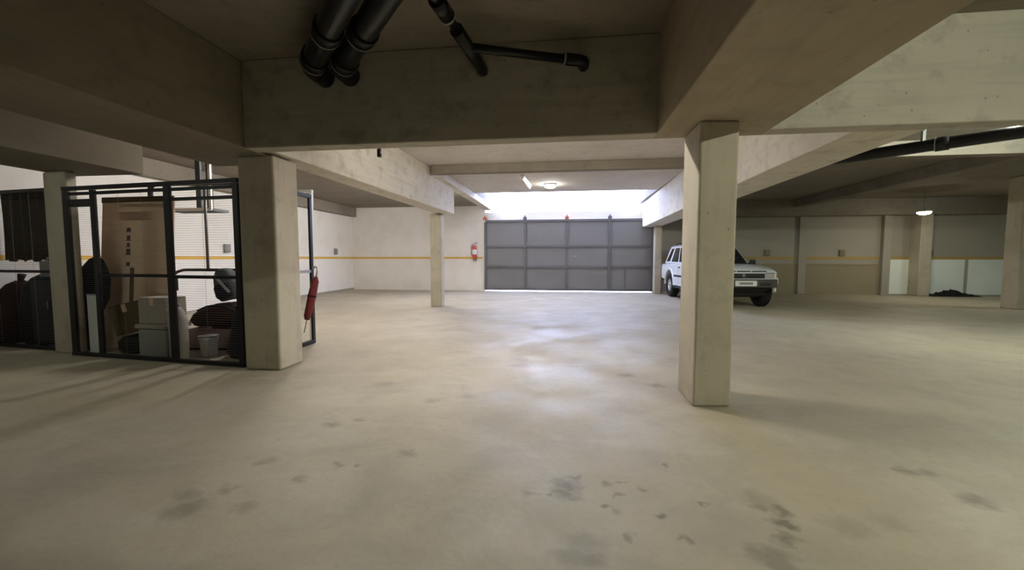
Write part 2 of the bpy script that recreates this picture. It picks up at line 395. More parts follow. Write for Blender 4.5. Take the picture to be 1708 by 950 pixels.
dome_lamp((10.77,14.1,2.72), .17, M['lit_dome_warm'], 'round lit lamp near the back wall on the right', ZS-2.72)
tube_lamp((6.35,6.25,ZS), 1.3, 0, M['right_tube'], 'lit tube lamp above black pipe at the right edge of the photo')
tube_lamp((-.6,4.75,2.98), 1.3, 0, M['added_middle_tube'], 'added tube lamp hung on rods behind the near cross beam', ZS-2.98)  # added out of sight to brighten the long beam faces
tube_lamp((-6.3,2.2,ZB), 1.0, 0, M['added_left_tube'], 'added tube lamp under the wide beam before the cages')  # added out of view to brighten the tan board in the cage
tube_lamp((-4.4,12.2,ZS), 1.3, PI/2, M['back_tube'], 'lit tube lamp in the far left bay behind the slim post')
tube_lamp((-4.4,7.4,ZS), 1.3, PI/2, M['back_tube'], 'added tube lamp behind the pale beam and above the cage end')  # second lamp added out of sight to brighten the left wall
tube_lamp((14.3,11.5,ZS), 1.3, PI/2, M['far_right_tube'], 'lit tube lamp in the far right bay overhead')
tube_lamp((4.9,.9,ZS), 1.3, PI/2, M['lit_tube'], 'lit tube lamp in the near right bay overhead')

# ------------------------------------------------------------------ pipes
def socket(mb, a, b, r, l=.13):
    d = (Vector(b)-Vector(a)).normalized(); mb.tube([Vector(a), Vector(a)+d*l], r*1.16, 18)
    return mb
def pipe(name, pts, r, label, rings=(), extra=None):
    t = thing(name, label, 'pipe', (0,0,0))
    MB().tube(pts, r, 20).build('pipe_run', M['black_pipe'], t)
    for a, b in rings:
        d = (Vector(b)-Vector(a)).normalized()
        socket(MB(), a, b, r).build('joint_collar', M['black_pipe'], t)
        q = Vector(a)-d*.012
        MB().tube([q, q+d*.012], r*1.18, 18).build('joint_ring', M['pipe_ring'], t)
    return t
def bend(p0, p1, p2, k=5):
    p0, p1, p2 = map(Vector, (p0,p1,p2))
    return [p0*(1-u)**2+p1*2*u*(1-u)+p2*u*u for u in [i/k for i in range(k+1)]]
# pair of soil pipes ending in bends that turn up into the slab
for (ax, ay, bx, by, r, lab) in ((-2.42,3.80,-1.12,2.36,.10,'thick black drain pipe, left of the pair under the ceiling'),
                                 (-2.15,3.86,-.86,2.44,.10,'thick black drain pipe, right of the pair under the ceiling')):
    z = 3.12; a = Vector((ax,ay,z)); b = Vector((bx,by,z)); d = (b-a).normalized()
    pts = [(a.x,4.048,z)]+bend((a.x,a.y+.07,z), (a.x,a.y,z), a+d*.12)+bend(b-d*.12, b, b+Vector((0,0,.12)))+[(b.x,b.y,ZS-.005)]
    t = pipe('drain_pipe', pts, r, lab, [(a+d*.12, b), (a+d*.70, b)])
# branched pipe
t = thing('branched_drain_pipe', 'black branched drain pipe with a side arm ending in an elbow', 'pipe', (0,0,0))
p0 = Vector((-.80,3.93,3.10)); p1 = Vector((-.92,2.78,3.10)); d = (p1-p0).normalized()
MB().tube([(p0.x,4.048,p0.z)]+bend(p0+Vector((0,.06,0)), p0, p0+d*.1)+[p0+d*.62], .055, 18).build('branch_fitting', M['black_pipe'], t)
MB().tube([p0+d*.55, p1-d*.1]+bend(p1-d*.1, p1, p1+Vector((0,0,.1)))+[(p1.x,p1.y,ZS-.005)], .036, 16).build('pipe_run', M['black_pipe'], t)
e0 = p0+d*.34; e1 = Vector((.16,3.95,3.09))
dd = (e1-e0).normalized()
MB().tube([e0, e0+dd*.2, e1-dd*.16], .038, 16).build('side_arm', M['black_pipe'], t)
MB().tube([e1-dd*.18, e1-dd*.05]+bend(e1-dd*.05, e1, e1+Vector((0,.05,0)))+[(e1.x,4.048,e1.z)], .052, 16).build('elbow', M['black_pipe'], t)
q = p0+d*.80
MB().tube([q, q+d*.02], .062, 16).build('joint_ring', M['pipe_ring'], t)
MB().tube([q+d*.02, q+d*.22], .060, 16).build('joint_collar', M['black_pipe'], t)
q = e1-dd*.2
MB().tube([q, q+dd*.012], .056, 16).build('joint_ring', M['pipe_ring'], t)
# right bay pipe
t = pipe('drain_pipe', [(3.35,8.1,2.90),(4.55,7.3,2.90),(5.78,6.12,2.90),(7.55,4.33,2.90)], .085, 'long black drain pipe slanting under the right bay ceiling',
         [((5.2,6.68,2.90),(5.78,6.12,2.90))])
MB().box(5.07,6.74,2.97,5.11,6.78,ZS).build('hanger', M['grey_plastic'], t)

# small stub of conduit under the near beam
t = thing('conduit_stub', 'short dark conduit stub poking below the near cross beam', 'conduit', (-1.98,4.30,0))
MB().tube([(0,0,2.40),(0,0,ZS)], .016, 10).build('conduit', M['black_metal'], t)
MB().tube([(0,0,2.38),(0,0,2.46)], .024, 10).build('end_cap', M['black_metal'], t)

# ------------------------------------------------------------------ wire storage cages
def wire_panel(par, u0, u1, z0, z1, ph=.028, pv=.35, wr=.0018):
    mb = MB(); n = int((z1-z0)/ph); k = int((u1-u0)/pv)
    for i in range(1, n): z = z0+(z1-z0)*i/n; mb.box(u0, -wr/2, z-wr/2, u1, wr/2, z+wr/2)
    for i in range(1, k): x = u0+(u1-u0)*i/k; mb.box(x-wr/2, -wr/2+wr, z0, x+wr/2, wr/2+wr, z1)
    o = mb.build('wire_mesh', M['wire'], par); o['kind'] = 'stuff'; return o
def bar_u(par, name, u0, u1, z0, z1, d=.035, m=None):
    return MB().box(u0, -d/2, z0, u1, d/2, z1).build(name, m or M['black_metal'], par, bevel=.004, seg=1)

cb = thing('storage_cage', 'black framed wire cage holding cardboard beside the thick grey column', 'cage', (-6.53,4.70,0), math.atan2(4.42-4.70, 2.80))
for a, b in ((0,.10),(.48,.56),(1.68,1.78),(2.70,2.78)): bar_u(cb, 'stile', a, b, 0, 2.17)
bar_u(cb, 'top_rail', 0, 2.78, 2.175, 2.225, .045)
bar_u(cb, 'bottom_rail', 0, 2.78, .0, .05, .045)
bar_u(cb, 'mid_rail', .565, 1.675, 1.06, 1.10, .03); bar_u(cb, 'mid_rail', 1.785, 2.695, 1.05, 1.09, .03)
bar_u(cb, 'upper_rail', .105, .475, 1.96, 2.06, .03); bar_u(cb, 'upper_rail', 1.785, 2.695, 1.99, 2.03, .03)
bar_u(cb, 'upper_rail', .105, 2.695, 2.11, 2.15, .03)
bar_u(cb, 'lock_plate', 1.70, 1.80, .90, 1.05, .05)
for a, b in ((.10,.48),(.56,1.68),(1.78,2.70)): wire_panel(cb, a, b, .05, 2.11)
cs = thing('cage_side_panel', 'black framed wire cage panel seen end-on past the thick grey column', 'cage panel', (-3.80,4.80,0), PI/2)
bar_u(cs, 'stile', 0, .05, 0, 2.19); bar_u(cs, 'stile', 1.00, 1.06, 0, 2.19)
bar_u(cs, 'top_rail', 0, 1.06, 2.19, 2.25, .04); bar_u(cs, 'bottom_rail', 0.052, .998, 0.0, .06, .05)
bar_u(cs, 'mid_rail', .052, .998, 1.08, 1.12, .03, M['steel'])
wire_panel(cs, .05, 1.00, .06, 2.19)
ca = thing('storage_cage', 'dark wire cage with black sacks at the far left of the photo', 'cage', (-8.66,5.10,0), math.atan2(4.90-5.10, 1.66))
bar_u(ca, 'stile', 0, .05, 0, 2.2); bar_u(ca, 'stile', 1.60, 1.665, 0, 2.2)
bar_u(ca, 'top_rail', 0, 1.665, 2.21, 2.26, .045); bar_u(ca, 'bottom_rail', 0, 1.665, 0, .05, .045)
bar_u(ca, 'mid_rail', .052, 1.598, 1.09, 1.13, .03)
wire_panel(ca, .05, 1.60, .05, 2.2)

# ---- contents of the cages
def wood_mat():
    m = mat('tan_board', (.6,.42,.26), .7); t = NT(m)
    c = t.mix(t.ramp(t.noise(1.4, 4, .6), .35, .7), (.82,.60,.42), (.70,.50,.34))
    t.col(t.mix(t.ramp(t.noise(1, 5, .6, vec=t.scaled(2,2,22)), .5, .8, 0, .3), c, (.42,.27,.16))); return m
M['tan_board'] = wood_mat()
M['carton'] = paint('brown_carton', (.115,.070,.030), (.08,.05,.025), .4, .8)
M['pale_carton'] = paint('pale_carton', (.36,.32,.27), (.28,.25,.22), .3, .8)
M['grey_tub'] = paint('grey_tub_plastic', (.30,.30,.28), (.22,.22,.21), .3, .5)
M['black_sack'] = paint('black_sack_plastic', (.005,.005,.005), (.01,.01,.009), .3, .7)
M['maroon'] = paint('maroon_cloth', (.030,.007,.008), (.018,.006,.006), .4, .9)
M['dark_cloth'] = paint('dark_blue_cloth', (.016,.016,.028), (.028,.028,.04), .4, .9)
M['grey_cloth'] = paint('grey_cloth', (.10,.11,.12), (.07,.075,.08), .4, .9)
M['pale_strap'] = paint('pale_strap_cloth', (.42,.42,.40), (.3,.3,.3), .3, .8)
M['brown_tarp'] = paint('brown_tarp', (.055,.042,.028), (.04,.03,.02), .4, .7)
M['pink'] = paint('faded_pink_plastic', (.36,.22,.20), (.25,.17,.16), .4, .6)
M['red_cloth'] = paint('red_umbrella_cloth', (.15,.020,.020), (.10,.015,.015), .35, .75)
M['ink'] = mat('dark_print', (.09,.06,.04), .8)
M['white_metal'] = mat('white_enamel', (.86,.86,.84), .35)
M['grey_tube'] = mat('grey_tube_metal', (.17,.17,.17), .45, .4)

# tan board leaning, with dark print marks running down it
b = thing('leaning_board', 'tall tan board with dark printed marks leaning inside the cage', 'board', (-6.18,5.20,0), math.radians(-2))
tilt = -math.radians(4.5)
MB().box(-.64,0,0,.60,.02,2.2).build('sheet', M['tan_board'], b, rot=(tilt,0,0), bevel=.003)
MB().box(-.64,-.012,2.12,.60,-.001,2.2).build('edge_strip', M['carton'], b, rot=(tilt,0,0))
for k, (z, wd, h) in enumerate(((1.72,.07,.05),(1.60,.06,.07),(1.50,.05,.05),(1.40,.07,.08),(1.22,.06,.05))):
    MB().box(-.16-wd/2,-.003,z-h/2,-.16+wd/2,-.0005,z+h/2).box(-.16-wd/2-.02,-.003,z-h/2-.012,-.16+wd/2+.01,-.0005,z-h/2-.002).build('printed_mark', M['ink'], b, rot=(tilt,0,0))
MB().box(-.10,-.02,.45,-.05,-.001,1.16).build('batten', M['carton'], b, rot=(tilt,0,0))
# brown carton leaning in front of board
def carton(name, label, cat, loc, rz, w_, d_, h_, m, tilt=(0,0,0)):
    t = thing(name, label, cat, loc, rz); t.rotation_euler = (tilt[0], tilt[1], rz)
    MB().box(-w_/2,-d_/2,0,w_/2,d_/2,h_-.004).build('body', m, t, bevel=.006)
    MB().box(-w_/2-.002,-d_/2-.002,h_-.003,-.004,d_/2+.002,h_+.003).build('flap', m, t)
    MB().box(.004,-d_/2-.002,h_-.003,w_/2+.002,d_/2+.002,h_+.003).build('flap', m, t)
    MB().box(-.03,-d_/2-.004,h_*.72,.03,-d_/2-.001,h_-.004).build('tape', M['tan_board'], t)
    return t
carton('carton', 'dark brown carton sitting aslant on the black sack by the tan board', 'box', (-5.86,4.98,.29), math.radians(8), .42, .20, .40, M['carton'], (0, -math.radians(14), 0))
mb = blob([(0,.20,.13,0,0),(.05,.24,.15,0,0),(.16,.25,.15,.01,0),(.22,.20,.12,.01,0),(.245,.10,.07,.02,0)], 22, 2.4, .05, 3)
t = thing('black_sack', 'small black sack on the cage floor under the brown carton', 'bag', (-5.84,4.97,0)); mb.build('body', M['black_sack'], t)
MB().tube([(0.0,0,.235),(.05,.02,.262)], [.035,.02], 8).build('knot', M['black_sack'], t)
carton('pale_carton', 'pale carton stacked on the grey tub in the cage', 'box', (-5.32,4.86,.44), math.radians(-4), .44, .28, .34, M['pale_carton'])
t = thing('storage_tub', 'grey plastic tub under the pale carton in the cage', 'tub', (-5.32,4.86,0), math.radians(-4))
MB().prism([(-.23,-.16),(.23,-.16),(.23,.16),(-.23,.16)], 0, .38).build('body', M['grey_tub'], t, bevel=.03, seg=3)
MB().box(-.25,-.18,.38,.25,.18,.435).build('lid', M['pale_carton'], t, bevel=.012)
# black garment bag and white upright panel at the cage's narrow bay
t = thing('black_garment_bag', 'tall black bag bulging in the narrow left bay of the cage', 'bag', (-6.60,5.05,0))
blob([(0,.10,.10,-.08,0),(.1,.13,.11,-.08,0),(.5,.12,.11,-.09,0),(.72,.2,.12,-.02,.0),(1.0,.2,.12,0,0),(1.15,.17,.10,.02,0),(1.28,.08,.06,.06,0),(1.31,.03,.03,.07,0)], 22, 2.5, .04, 5).build('body', M['black_sack'], t)
MB().tube(bend((.04,0,1.29),(.07,0,1.42),(.11,0,1.29)), .008, 8).build('carry_loop', M['black_sack'], t)
t = thing('white_plank', 'narrow white plank standing beside the tall black bag', 'plank', (-6.34,4.80,0))
MB().box(-.07,0,0.0,.07,.02,.80).build('sheet', M['white_plastic'], t, bevel=.004)
MB().box(-.075,-.004,.80,.075,.024,.815).build('edge_strip', M['grey_plastic'], t)
# tubular rack at the back of the cage
t = thing('tube_rack', 'black bent-tube rack standing behind the tan board in the cage', 'rack', (0,5.66,0))
def rnd_corner(a, c, b, r=.1):
    a, c, b = map(Vector, (a,c,b)); p = c+(a-c).normalized()*r; q = c+(b-c).normalized()*r
    return bend(p, c, q, 4)
MB().tube([(-6.30,0,0)]+rnd_corner((-6.30,0,0),(-6.30,0,2.42),(-4.3,0,2.42))+rnd_corner((-6.3,0,2.42),(-4.30,0,2.42),(-4.30,0,0))+[(-4.30,0,0)], .035, 10).build('hoop', M['black_metal'], t)
MB().tube([(-6.95,-.05,.42)]+rnd_corner((-6.95,-.05,.45),(-5.80,-.05,1.12),(-4.36,-.05,1.12))+[(-4.36,-.05,1.12)], .022, 10).build('cross_tube', M['black_metal'], t)
MB().tube([(-5.36,-.02,1.14),(-5.36,-.02,2.38)], .02, 10).build('upright', M['grey_tube'], t)
# white-edged hanging shelf
t = thing('hanging_shelf', 'white edged shelf hung high on dark straps inside the cage', 'shelf', (-6.36,6.5,2.12))
MB().box(-.46,-.16,-.02,.44,.22,.02).build('board', M['grey_cloth'], t)
MB().bar((-.46,-.175,.0),(.46,-.175,-.0), .03, .045).build('front_edge', M['white_metal'], t)
MB().bar((.455,-.175,.0),(.455,-.175,ZS-2.12), .045, .03).build('end_post', M['white_metal'], t)
for x in (.16,.36): MB().box(x-.045,-.10,.02,x+.045,-.06,ZS-2.12).build('strap', M['grey_cloth'], t)
# backpack on maroon bundle
t = thing('duffel_bag', 'dark maroon duffel bag in the cage with a backpack on top', 'bag', (-4.86,5.42,.335))
blob([(0,.46,.24,0,0),(.06,.52,.27,0,0),(.16,.48,.27,.01,0),(.25,.36,.22,.03,0),(.31,.18,.12,.06,0),(.325,.05,.05,.08,0)], 26, 2.4, .03, 9).build('body', M['maroon'], t)
MB().tube([(-.3,-.2,.22)]+bend((-.25,-.2,.24),(0,-.24,.36),(.25,-.2,.24))+[(.3,-.2,.2)], .014, 8).build('handle', M['black_sack'], t)
t = thing('backpack', 'dark grey backpack with pale strap propped on the maroon bag', 'bag', (-4.78,5.40,.70), math.radians(10))
t.rotation_euler = (0, math.radians(-13), math.radians(10))
blob([(0,.12,.09,0,0),(.05,.15,.11,0,0),(.22,.16,.12,0,0),(.36,.14,.11,0,0),(.44,.09,.08,0,0),(.46,.03,.03,0,0)], 22, 2.8, .02, 11).build('body', M['grey_cloth'], t)
blob([(.04,.10,.03,0,-.115),(.07,.12,.045,0,-.115),(.2,.12,.045,0,-.115),(.24,.09,.03,0,-.115)], 16, 2.8, .0, 2).build('pocket', M['dark_cloth'], t)
MB().bar((-.06,-.135,.38),(.10,-.165,.10), .035, .012, (0,-1,.3)).build('strap', M['pale_strap'], t)
t = thing('dark_cloth_bundle', 'heap of dark blue cloth beside the thick grey column in the cage', 'cloth', (-4.14,5.00,0))
blob([(0,.24,.22,0,0),(.08,.28,.24,0,0),(.35,.25,.22,.02,0),(.55,.22,.2,.02,0),(.64,.15,.14,.04,0),(.66,.04,.04,.04,0)], 26, 2.6, .04, 12).build('body', M['dark_cloth'], t)
blob([(.57,.18,.16,.0,0),(.66,.2,.17,.0,0),(.72,.13,.12,.02,0),(.735,.04,.04,.02,0)], 20, 2.4, .05, 15).build('fold', M['dark_cloth'], t)
t = thing('low_crate', 'faded pink low crate under the maroon duffel bag', 'crate', (-4.86,5.42,0), math.radians(3))
MB().box(-.44,-.22,.0,.44,.22,.03).build('base', M['maroon'], t)
for y in (-.21,.21): MB().box(-.44,y-.01,.03,.44,y+.01,.30).build('long_side', M['pink'], t)
for x in (-.43,.43): MB().box(x-.01,-.198,.03,x+.01,.198,.30).build('short_side', M['pink'], t)
t = thing('paint_bucket', 'pale plastic bucket standing before the pink crate', 'bucket', (-4.68,4.88,0))
MB().lathe([(.085,0),(.092,.02),(.105,.24),(.112,.245),(.112,.26)], 24).build('body', M['white_plastic'], t)
MB().lathe([(.115,.262),(.115,.278),(.09,.284)], 24).build('lid', M['grey_plastic'], t)
MB().tube(bend((-.113,0,.24),(0,-.22,.12),(.113,0,.24),8), .003, 6).build('bail_handle', M['steel'], t)
t = thing('plastic_jug', 'cloudy plastic jug standing between the grey tub and the bucket', 'jug', (-4.86,4.72,.0))
t.location = (-4.89,4.66,0)
blob([(0,.09,.07,0,0),(.02,.10,.08,0,0),(.5,.10,.08,0,0),(.62,.07,.05,0,0),(.68,.03,.03,0,0)], 18, 3, 0, 1).build('body', M['pale_carton'], t)
MB().lathe([(.028,.68),(.028,.72),(.01,.725)], 14).build('cap', M['pink'], t)
# left cage contents
t = thing('brown_tarp', 'brown tarp hung as a screen behind the far left cage', 'tarp', (0,5.42,0))
mb = MB(); n = 30; vs = []; fs = []
for j, z in enumerate((1.26,1.6,1.95,2.3)):
    for i in range(n+1):
        x = -8.66+.92*i/n; vs.append((x, .03*math.sin(i*1.3)+.012*math.sin(i*2.9+j), z+(.02*math.sin(i*.9) if j == 0 else 0)))
for j in range(3):
    for i in range(n): a = j*(n+1)+i; fs.append((a,a+1,a+n+2,a+n+1))
o = mb.add(vs, fs, True).build('cloth', M['brown_tarp'], t)
sd = o.modifiers.new('thick','SOLIDIFY'); sd.thickness = .006
MB().tube([(-8.68,0,2.32),(-7.7,0,2.32)], .015, 8).build('rail', M['black_metal'], t)
for i, (x, y, h, a, m_, lab) in enumerate(((-7.98,5.42,1.06,.24,'black_sack','large black sack nearest the leftmost concrete post'),
                                      (-8.46,5.42,.95,.21,'maroon','large dark maroon sack at the left edge of the photo'))):
    t = thing('large_sack', lab, 'bag', (x,y,0))
    blob([(0,a*.85,.22,0,0),(.08,a,.26,0,0),(h*.5,a*1.02,.27,0,0),(h*.8,a*.85,.22,0,0),(h*.94,a*.5,.14,.03,0),(h,a*.12,.05,.04,0)], 26, 2.6, .035, 20+i).build('body', M[m_], t)
    MB().tube([(.04,0,h-.02),(.07,.01,h+.10)], [.03,.05], 9).build('tied_neck', M[m_], t)
t = thing('storage_cabinet', 'black low cabinet under the grey canister in the left cage', 'cabinet', (-7.52,5.22,0))
MB().box(-.19,-.14,.04,.19,.16,1.0).build('body', M['black_sack'], t, bevel=.006)
d_ = MB().box(-.18,-.158,.07,.18,-.142,.97).build('door', M['black_metal'], t, bevel=.003)
MB().tube([(.13,-.18,.55),(.13,-.18,.68)], .008, 8).build('handle', M['grey_tube'], d_)
for x in (-.16,.16): MB().box(x-.02,-.12,0,x+.02,.14,.04).build('foot', M['black_metal'], t)
t = thing('plastic_canister', 'pale grey canister standing on the black cabinet in the left cage', 'canister', (-7.54,5.22,1.0))
MB().box(-.11,-.08,0,.11,.08,.26).build('body', M['grey_plastic'], t, bevel=.03, seg=3)
MB().lathe([(.03,.26),(.03,.30),(.02,.305)], 14, c=(.05,0,0)).build('cap', M['white_plastic'], t)
MB().tube(bend((-.09,0,.25),(-.03,0,.36),(.0,0,.25)), .012, 8).build('handle', M['grey_plastic'], t)

# folded red umbrella hanging on the cage side panel
t = thing('folded_umbrella', 'folded red umbrella hanging aslant on the cage panel by the grey column', 'umbrella', (-3.655,5.72,1.04))
t.rotation_euler = (math.radians(-14), math.radians(6), 0)
blob([(-.66,.028,.028,0,0),(-.60,.05,.05,0,0),(-.3,.058,.058,0,0),(-.08,.05,.05,0,0),(-.02,.022,.022,0,0)], 18, 2, .05, 4).build('canopy', M['red_cloth'], t)
MB().tube([(0,0,-.85),(0,0,-.64)], [.006,.01], 8).build('ferrule', M['box_brown'], t)
MB().tube([(0,0,-.02),(0,0,.06)]+bend((0,0,.06),(0,0,.13),(-.05,.0,.13))+[(-.075,0,.09)], .013, 8).build('handle', M['steel'], t)
MB().lathe([(.061,-.33),(.061,-.30)], 16).build('strap', M['maroon'], t)
# white door frame standing behind the panel
t = thing('white_door_frame', 'white door frame standing just behind the cage side panel', 'rack', (-3.98,5.95,0))
MB().bar((.05,.025,0),(.12,.025,2.30),.035,.05,(0,1,0)).build('upright', M['white_metal'], t)
MB().box(-.50,0,0,-.465,.05,2.30).build('upright', M['white_metal'], t)
MB().box(-.50,0,2.30,.14,.05,2.34).build('head', M['white_metal'], t, bevel=.004)

# ------------------------------------------------------------------ fire extinguisher and wall fittings
M['ext_red'] = mat('extinguisher_red', (.55,.05,.04), .35, coat=.3)
t = thing('fire_extinguisher', 'red fire extinguisher with white label hung left of the gate', 'extinguisher', (-3.54, YW-.13, 1.30))
MB().lathe([(.07,0),(.085,.015),(.088,.04),(.088,.40),(.08,.45),(.05,.485),(.028,.495)], 24).build('cylinder', M['ext_red'], t)
MB().lathe([(.0895,.14),(.0895,.33)], 24, caps=False).build('label', M['white_plastic'], t)
MB().lathe([(.026,.495),(.026,.54),(.018,.55)], 14).build('valve', M['steel'], t)
MB().bar((-.02,0,.55),(.12,0,.58), .02, .012).bar((-.02,0,.565),(.11,0,.62), .02, .010).build('lever', M['black_metal'], t)
MB().tube([(-.02,0,.53),(-.07,0,.53)]+bend((-.07,0,.53),(-.14,0,.50),(-.125,0,.35))+[(-.115,0,.10)], .011, 8).build('hose', M['black_pipe'], t)
MB().box(-.05,.075,.30,.05,.13,.36).build('bracket', M['grey_plastic'], t)
MB().box(-.06,-.02,-.11,.06,.13,-.005).build('shelf_bracket', M['box_brown'], t)
for i, (p, r, m_, lab) in enumerate((((7.31,YW-.001,1.49),0,'box_brown','brown socket box on the wall just right of the car'),
        ((9.81,YW-.001,1.49),0,'box_brown','brown socket box above the middle of the beige dado'),
        ((12.62,YW-.001,1.46),0,'box_brown','brown socket box on the wall above the black tarp heap'),
        ((XL+.001,14.87,1.55),PI/2,'grey_plastic','small switch box on left wall near the far corner'),
        ((XL+.001,9.73,1.55),PI/2,'grey_plastic','small switch box on left wall seen through the cage'))):
    t = thing('socket_box', lab, 'socket', p, r, 'wall socket boxes')
    MB().box(-.09,-.06,-.11,.09,0,.11).build('box', M[m_], t, bevel=.01)
    MB().box(-.06,-.068,-.075,.06,-.06,.075).build('cover', M[m_], t, bevel=.003)
# black tarp heap
t = thing('tarp_heap', 'low heap of crumpled black tarp on the floor at the back right wall', 'tarp', (13.1,15.85,0))
rnd = random.Random(4); mb = MB(); nx, ny = 26, 9; vs = []; fs = []
for j in range(ny):
    for i in range(nx):
        u, v = i/(nx-1)*2-1, j/(ny-1)*2-1
        e = max(0, 1-u*u)**.6*max(0, 1-v*v)**.6
        h = e*(.10+.09*math.exp(-((u+.05)/.35)**2)+.05*math.sin(i*1.7)*math.sin(j*1.9)+rnd.uniform(-.02,.03))
        vs.append((u*.78, v*.25, max(.002, h)))
for j in range(ny-1):
    for i in range(nx-1): a = j*nx+i; fs.append((a,a+1,a+nx+1,a+nx))
mb.add(vs, fs, False).build('crumpled_sheet', M['black_sack'], t)
mb = blob([(.0,.16,.08,.1,-.1),(.10,.2,.1,.05,-.1),(.19,.14,.07,-.02,-.08),(.22,.05,.03,-.05,-.06)], 16, 2.2, .08, 8)
mb.build('fold', M['black_sack'], t)

# ------------------------------------------------------------------ parked off-road car
M['car_white'] = mat('car_white_paint', (.72,.74,.74), .3, coat=.6)
M['car_glass'] = mat('car_glass', (.020,.024,.024), .06, spec=.6)
M['car_black'] = mat('car_black_plastic', (.012,.012,.013), .5)
M['car_grey'] = mat('car_bumper_grey', (.075,.068,.062), .45, .2)
M['chrome'] = mat('chrome', (.7,.7,.7), .15, 1)
M['lens'] = mat('headlamp_lens', (.45,.43,.40), .12, spec=.7)
M['amber'] = mat('amber_lens', (.30,.15,.10), .2)
M['red_lens'] = mat('red_lens', (.4,.02,.02), .2)
M['rubber'] = paint('tyre_rubber', (.012,.012,.012), (.03,.028,.025), .4, .8)
M['alloy'] = mat('alloy_wheel', (.6,.6,.58), .3, .7)

car = thing('off_road_car', 'white off-road car with black grille parked behind the near column', 'car', (4.44,13.22,0), math.radians(-87))
car.scale = (1.02,1.02,1.06)
def cp(name, mb, m, par=car, **k): return mb.build(name, M[m], par, **k)
def arc(cx_, cz, r, a0, a1, n=9): return [(cx_+r*math.cos(math.radians(a0+(a1-a0)*i/n)), cz+r*math.sin(math.radians(a0+(a1-a0)*i/n))) for i in range(n+1)]
side = [(-2.22,.58),(-2.26,.75),(-2.25,.98),(-2.20,1.05),(-1.2,1.06),(0.0,1.065),(.70,1.075),(1.15,1.065),(1.55,1.025),(1.82,.965),(1.92,.91),(1.95,.85),(1.955,.60),(1.80,.52)]
side += [p for p in arc(1.325,.40,.45,15,165)]+[(.86,.40),(-.86,.40)]+[p for p in arc(-1.325,.40,.45,15,165)]+[(-1.80,.52)]
# side outline repeated at several widths: full in the middle, tucked in at the sides
mb = MB(); n = len(side)
def sl_(y, top, infl):
    r = []
    for x, z in side:
        zz = z
        if z > .9: zz = z-top*(1 if x > .7 else .5)
        xx = x*(1-infl)
        r.append((xx, y, zz))
    return r
ys = [(-.845,.10,.012),(-.83,.05,.006),(-.78,.018,.0),(-.4,.0,.0),(.4,.0,.0),(.78,.018,.0),(.83,.05,.006),(.845,.10,.012)]
rings = [sl_(*q) for q in ys]
vs = [p for r in rings for p in r]
fs = [(i*n+k, i*n+(k+1)%n, (i+1)*n+(k+1)%n, (i+1)*n+k) for i in range(len(rings)-1) for k in range(n)]
mb.add(vs, fs, True); mb.f.append(tuple(range(n-1,-1,-1))); mb.sm.append(False); L = (len(rings)-1)*n
mb.f.append(tuple(L+k for k in range(n))); mb.sm.append(False)
body = cp('body_shell', mb, 'car_white')
# greenhouse
bx0, bx1, by, bz = -2.19, .66, .755, 1.05
tx0, tx1, ty, tz = -1.93, -.02, .625, 1.60
bc = [(bx0,-by,bz),(bx1,-by,bz),(bx1,by,bz),(bx0,by,bz)]; tc = [(tx0,-ty,tz),(tx1,-ty,tz),(tx1,ty,tz),(tx0,ty,tz)]
cp('cabin_shell', MB().add(bc+tc, [(0,1,5,4),(1,2,6,5),(2,3,7,6),(3,0,4,7),(4,5,6,7),(0,3,2,1)]), 'car_white', bevel=.035, seg=3)
cp('roof', MB().add([(tx0+.02,-ty+.03,tz),(tx1-.03,-ty+.03,tz),(tx1-.03,ty-.03,tz),(tx0+.02,ty-.03,tz),(tx0+.15,-ty+.16,tz+.045),(tx1-.2,-ty+.16,tz+.045),(tx1-.2,ty-.16,tz+.045),(tx0+.15,ty-.16,tz+.045)],
    [(0,1,5,4),(1,2,6,5),(2,3,7,6),(3,0,4,7),(4,5,6,7),(0,3,2,1)]), 'car_white', bevel=.03, seg=3)
def face_pt(q, u, v, out=.006):
    a, b, c, d = [Vector(x) for x in q]
    p = (a*(1-u)+b*u)*(1-v)+(d*(1-u)+c*u)*v
    nrm = (b-a).cross(d-a).normalized(); return p+nrm*out
def pane(name, q, uv, m='car_glass', par=car, out=.006, th=.012):
    o = [face_pt(q,u,v,out) for u,v in uv]; i = [face_pt(q,u,v,out-th) for u,v in uv]; k = len(uv)
    return cp(name, MB().add(o+i, [tuple(range(k)), tuple(range(2*k-1,k-1,-1))]+[(j,k+j,k+(j+1)%k,(j+1)%k) for j in range(k)]), m, par)
sideR = [bc[0],bc[1],tc[1],tc[0]]; sideL = [bc[2],bc[3],tc[3],tc[2]]
front = [bc[1],bc[2],tc[2],tc[1]]; rear = [bc[3],bc[0],tc[0],tc[3]]
pane('windscreen_seal', front, [(.03,.03),(.97,.03),(.965,.97),(.035,.97)], 'car_black', out=.004)
pane('windscreen', front, [(.07,.09),(.93,.09),(.92,.92),(.08,.92)], out=.010)
pane('rear_window', rear, [(.08,.12),(.92,.12),(.90,.88),(.10,.88)])
def side_windows(q, flip):
    f_ = (lambda L_: [(1-u, v) for u, v in L_][::-1]) if flip else (lambda L_: L_)
    pane('quarter_window', q, f_([(.055,.12),(.19,.12),(.235,.86),(.13,.86)]))
    pane('rear_door_window', q, f_([(.255,.10),(.50,.10),(.505,.88),(.30,.88)]))
    pane('front_door_window', q, f_([(.54,.10),(.93,.10),(.91,.20),(.88,.88),(.545,.88)]))
side_windows(sideR, False); side_windows(sideL, True)
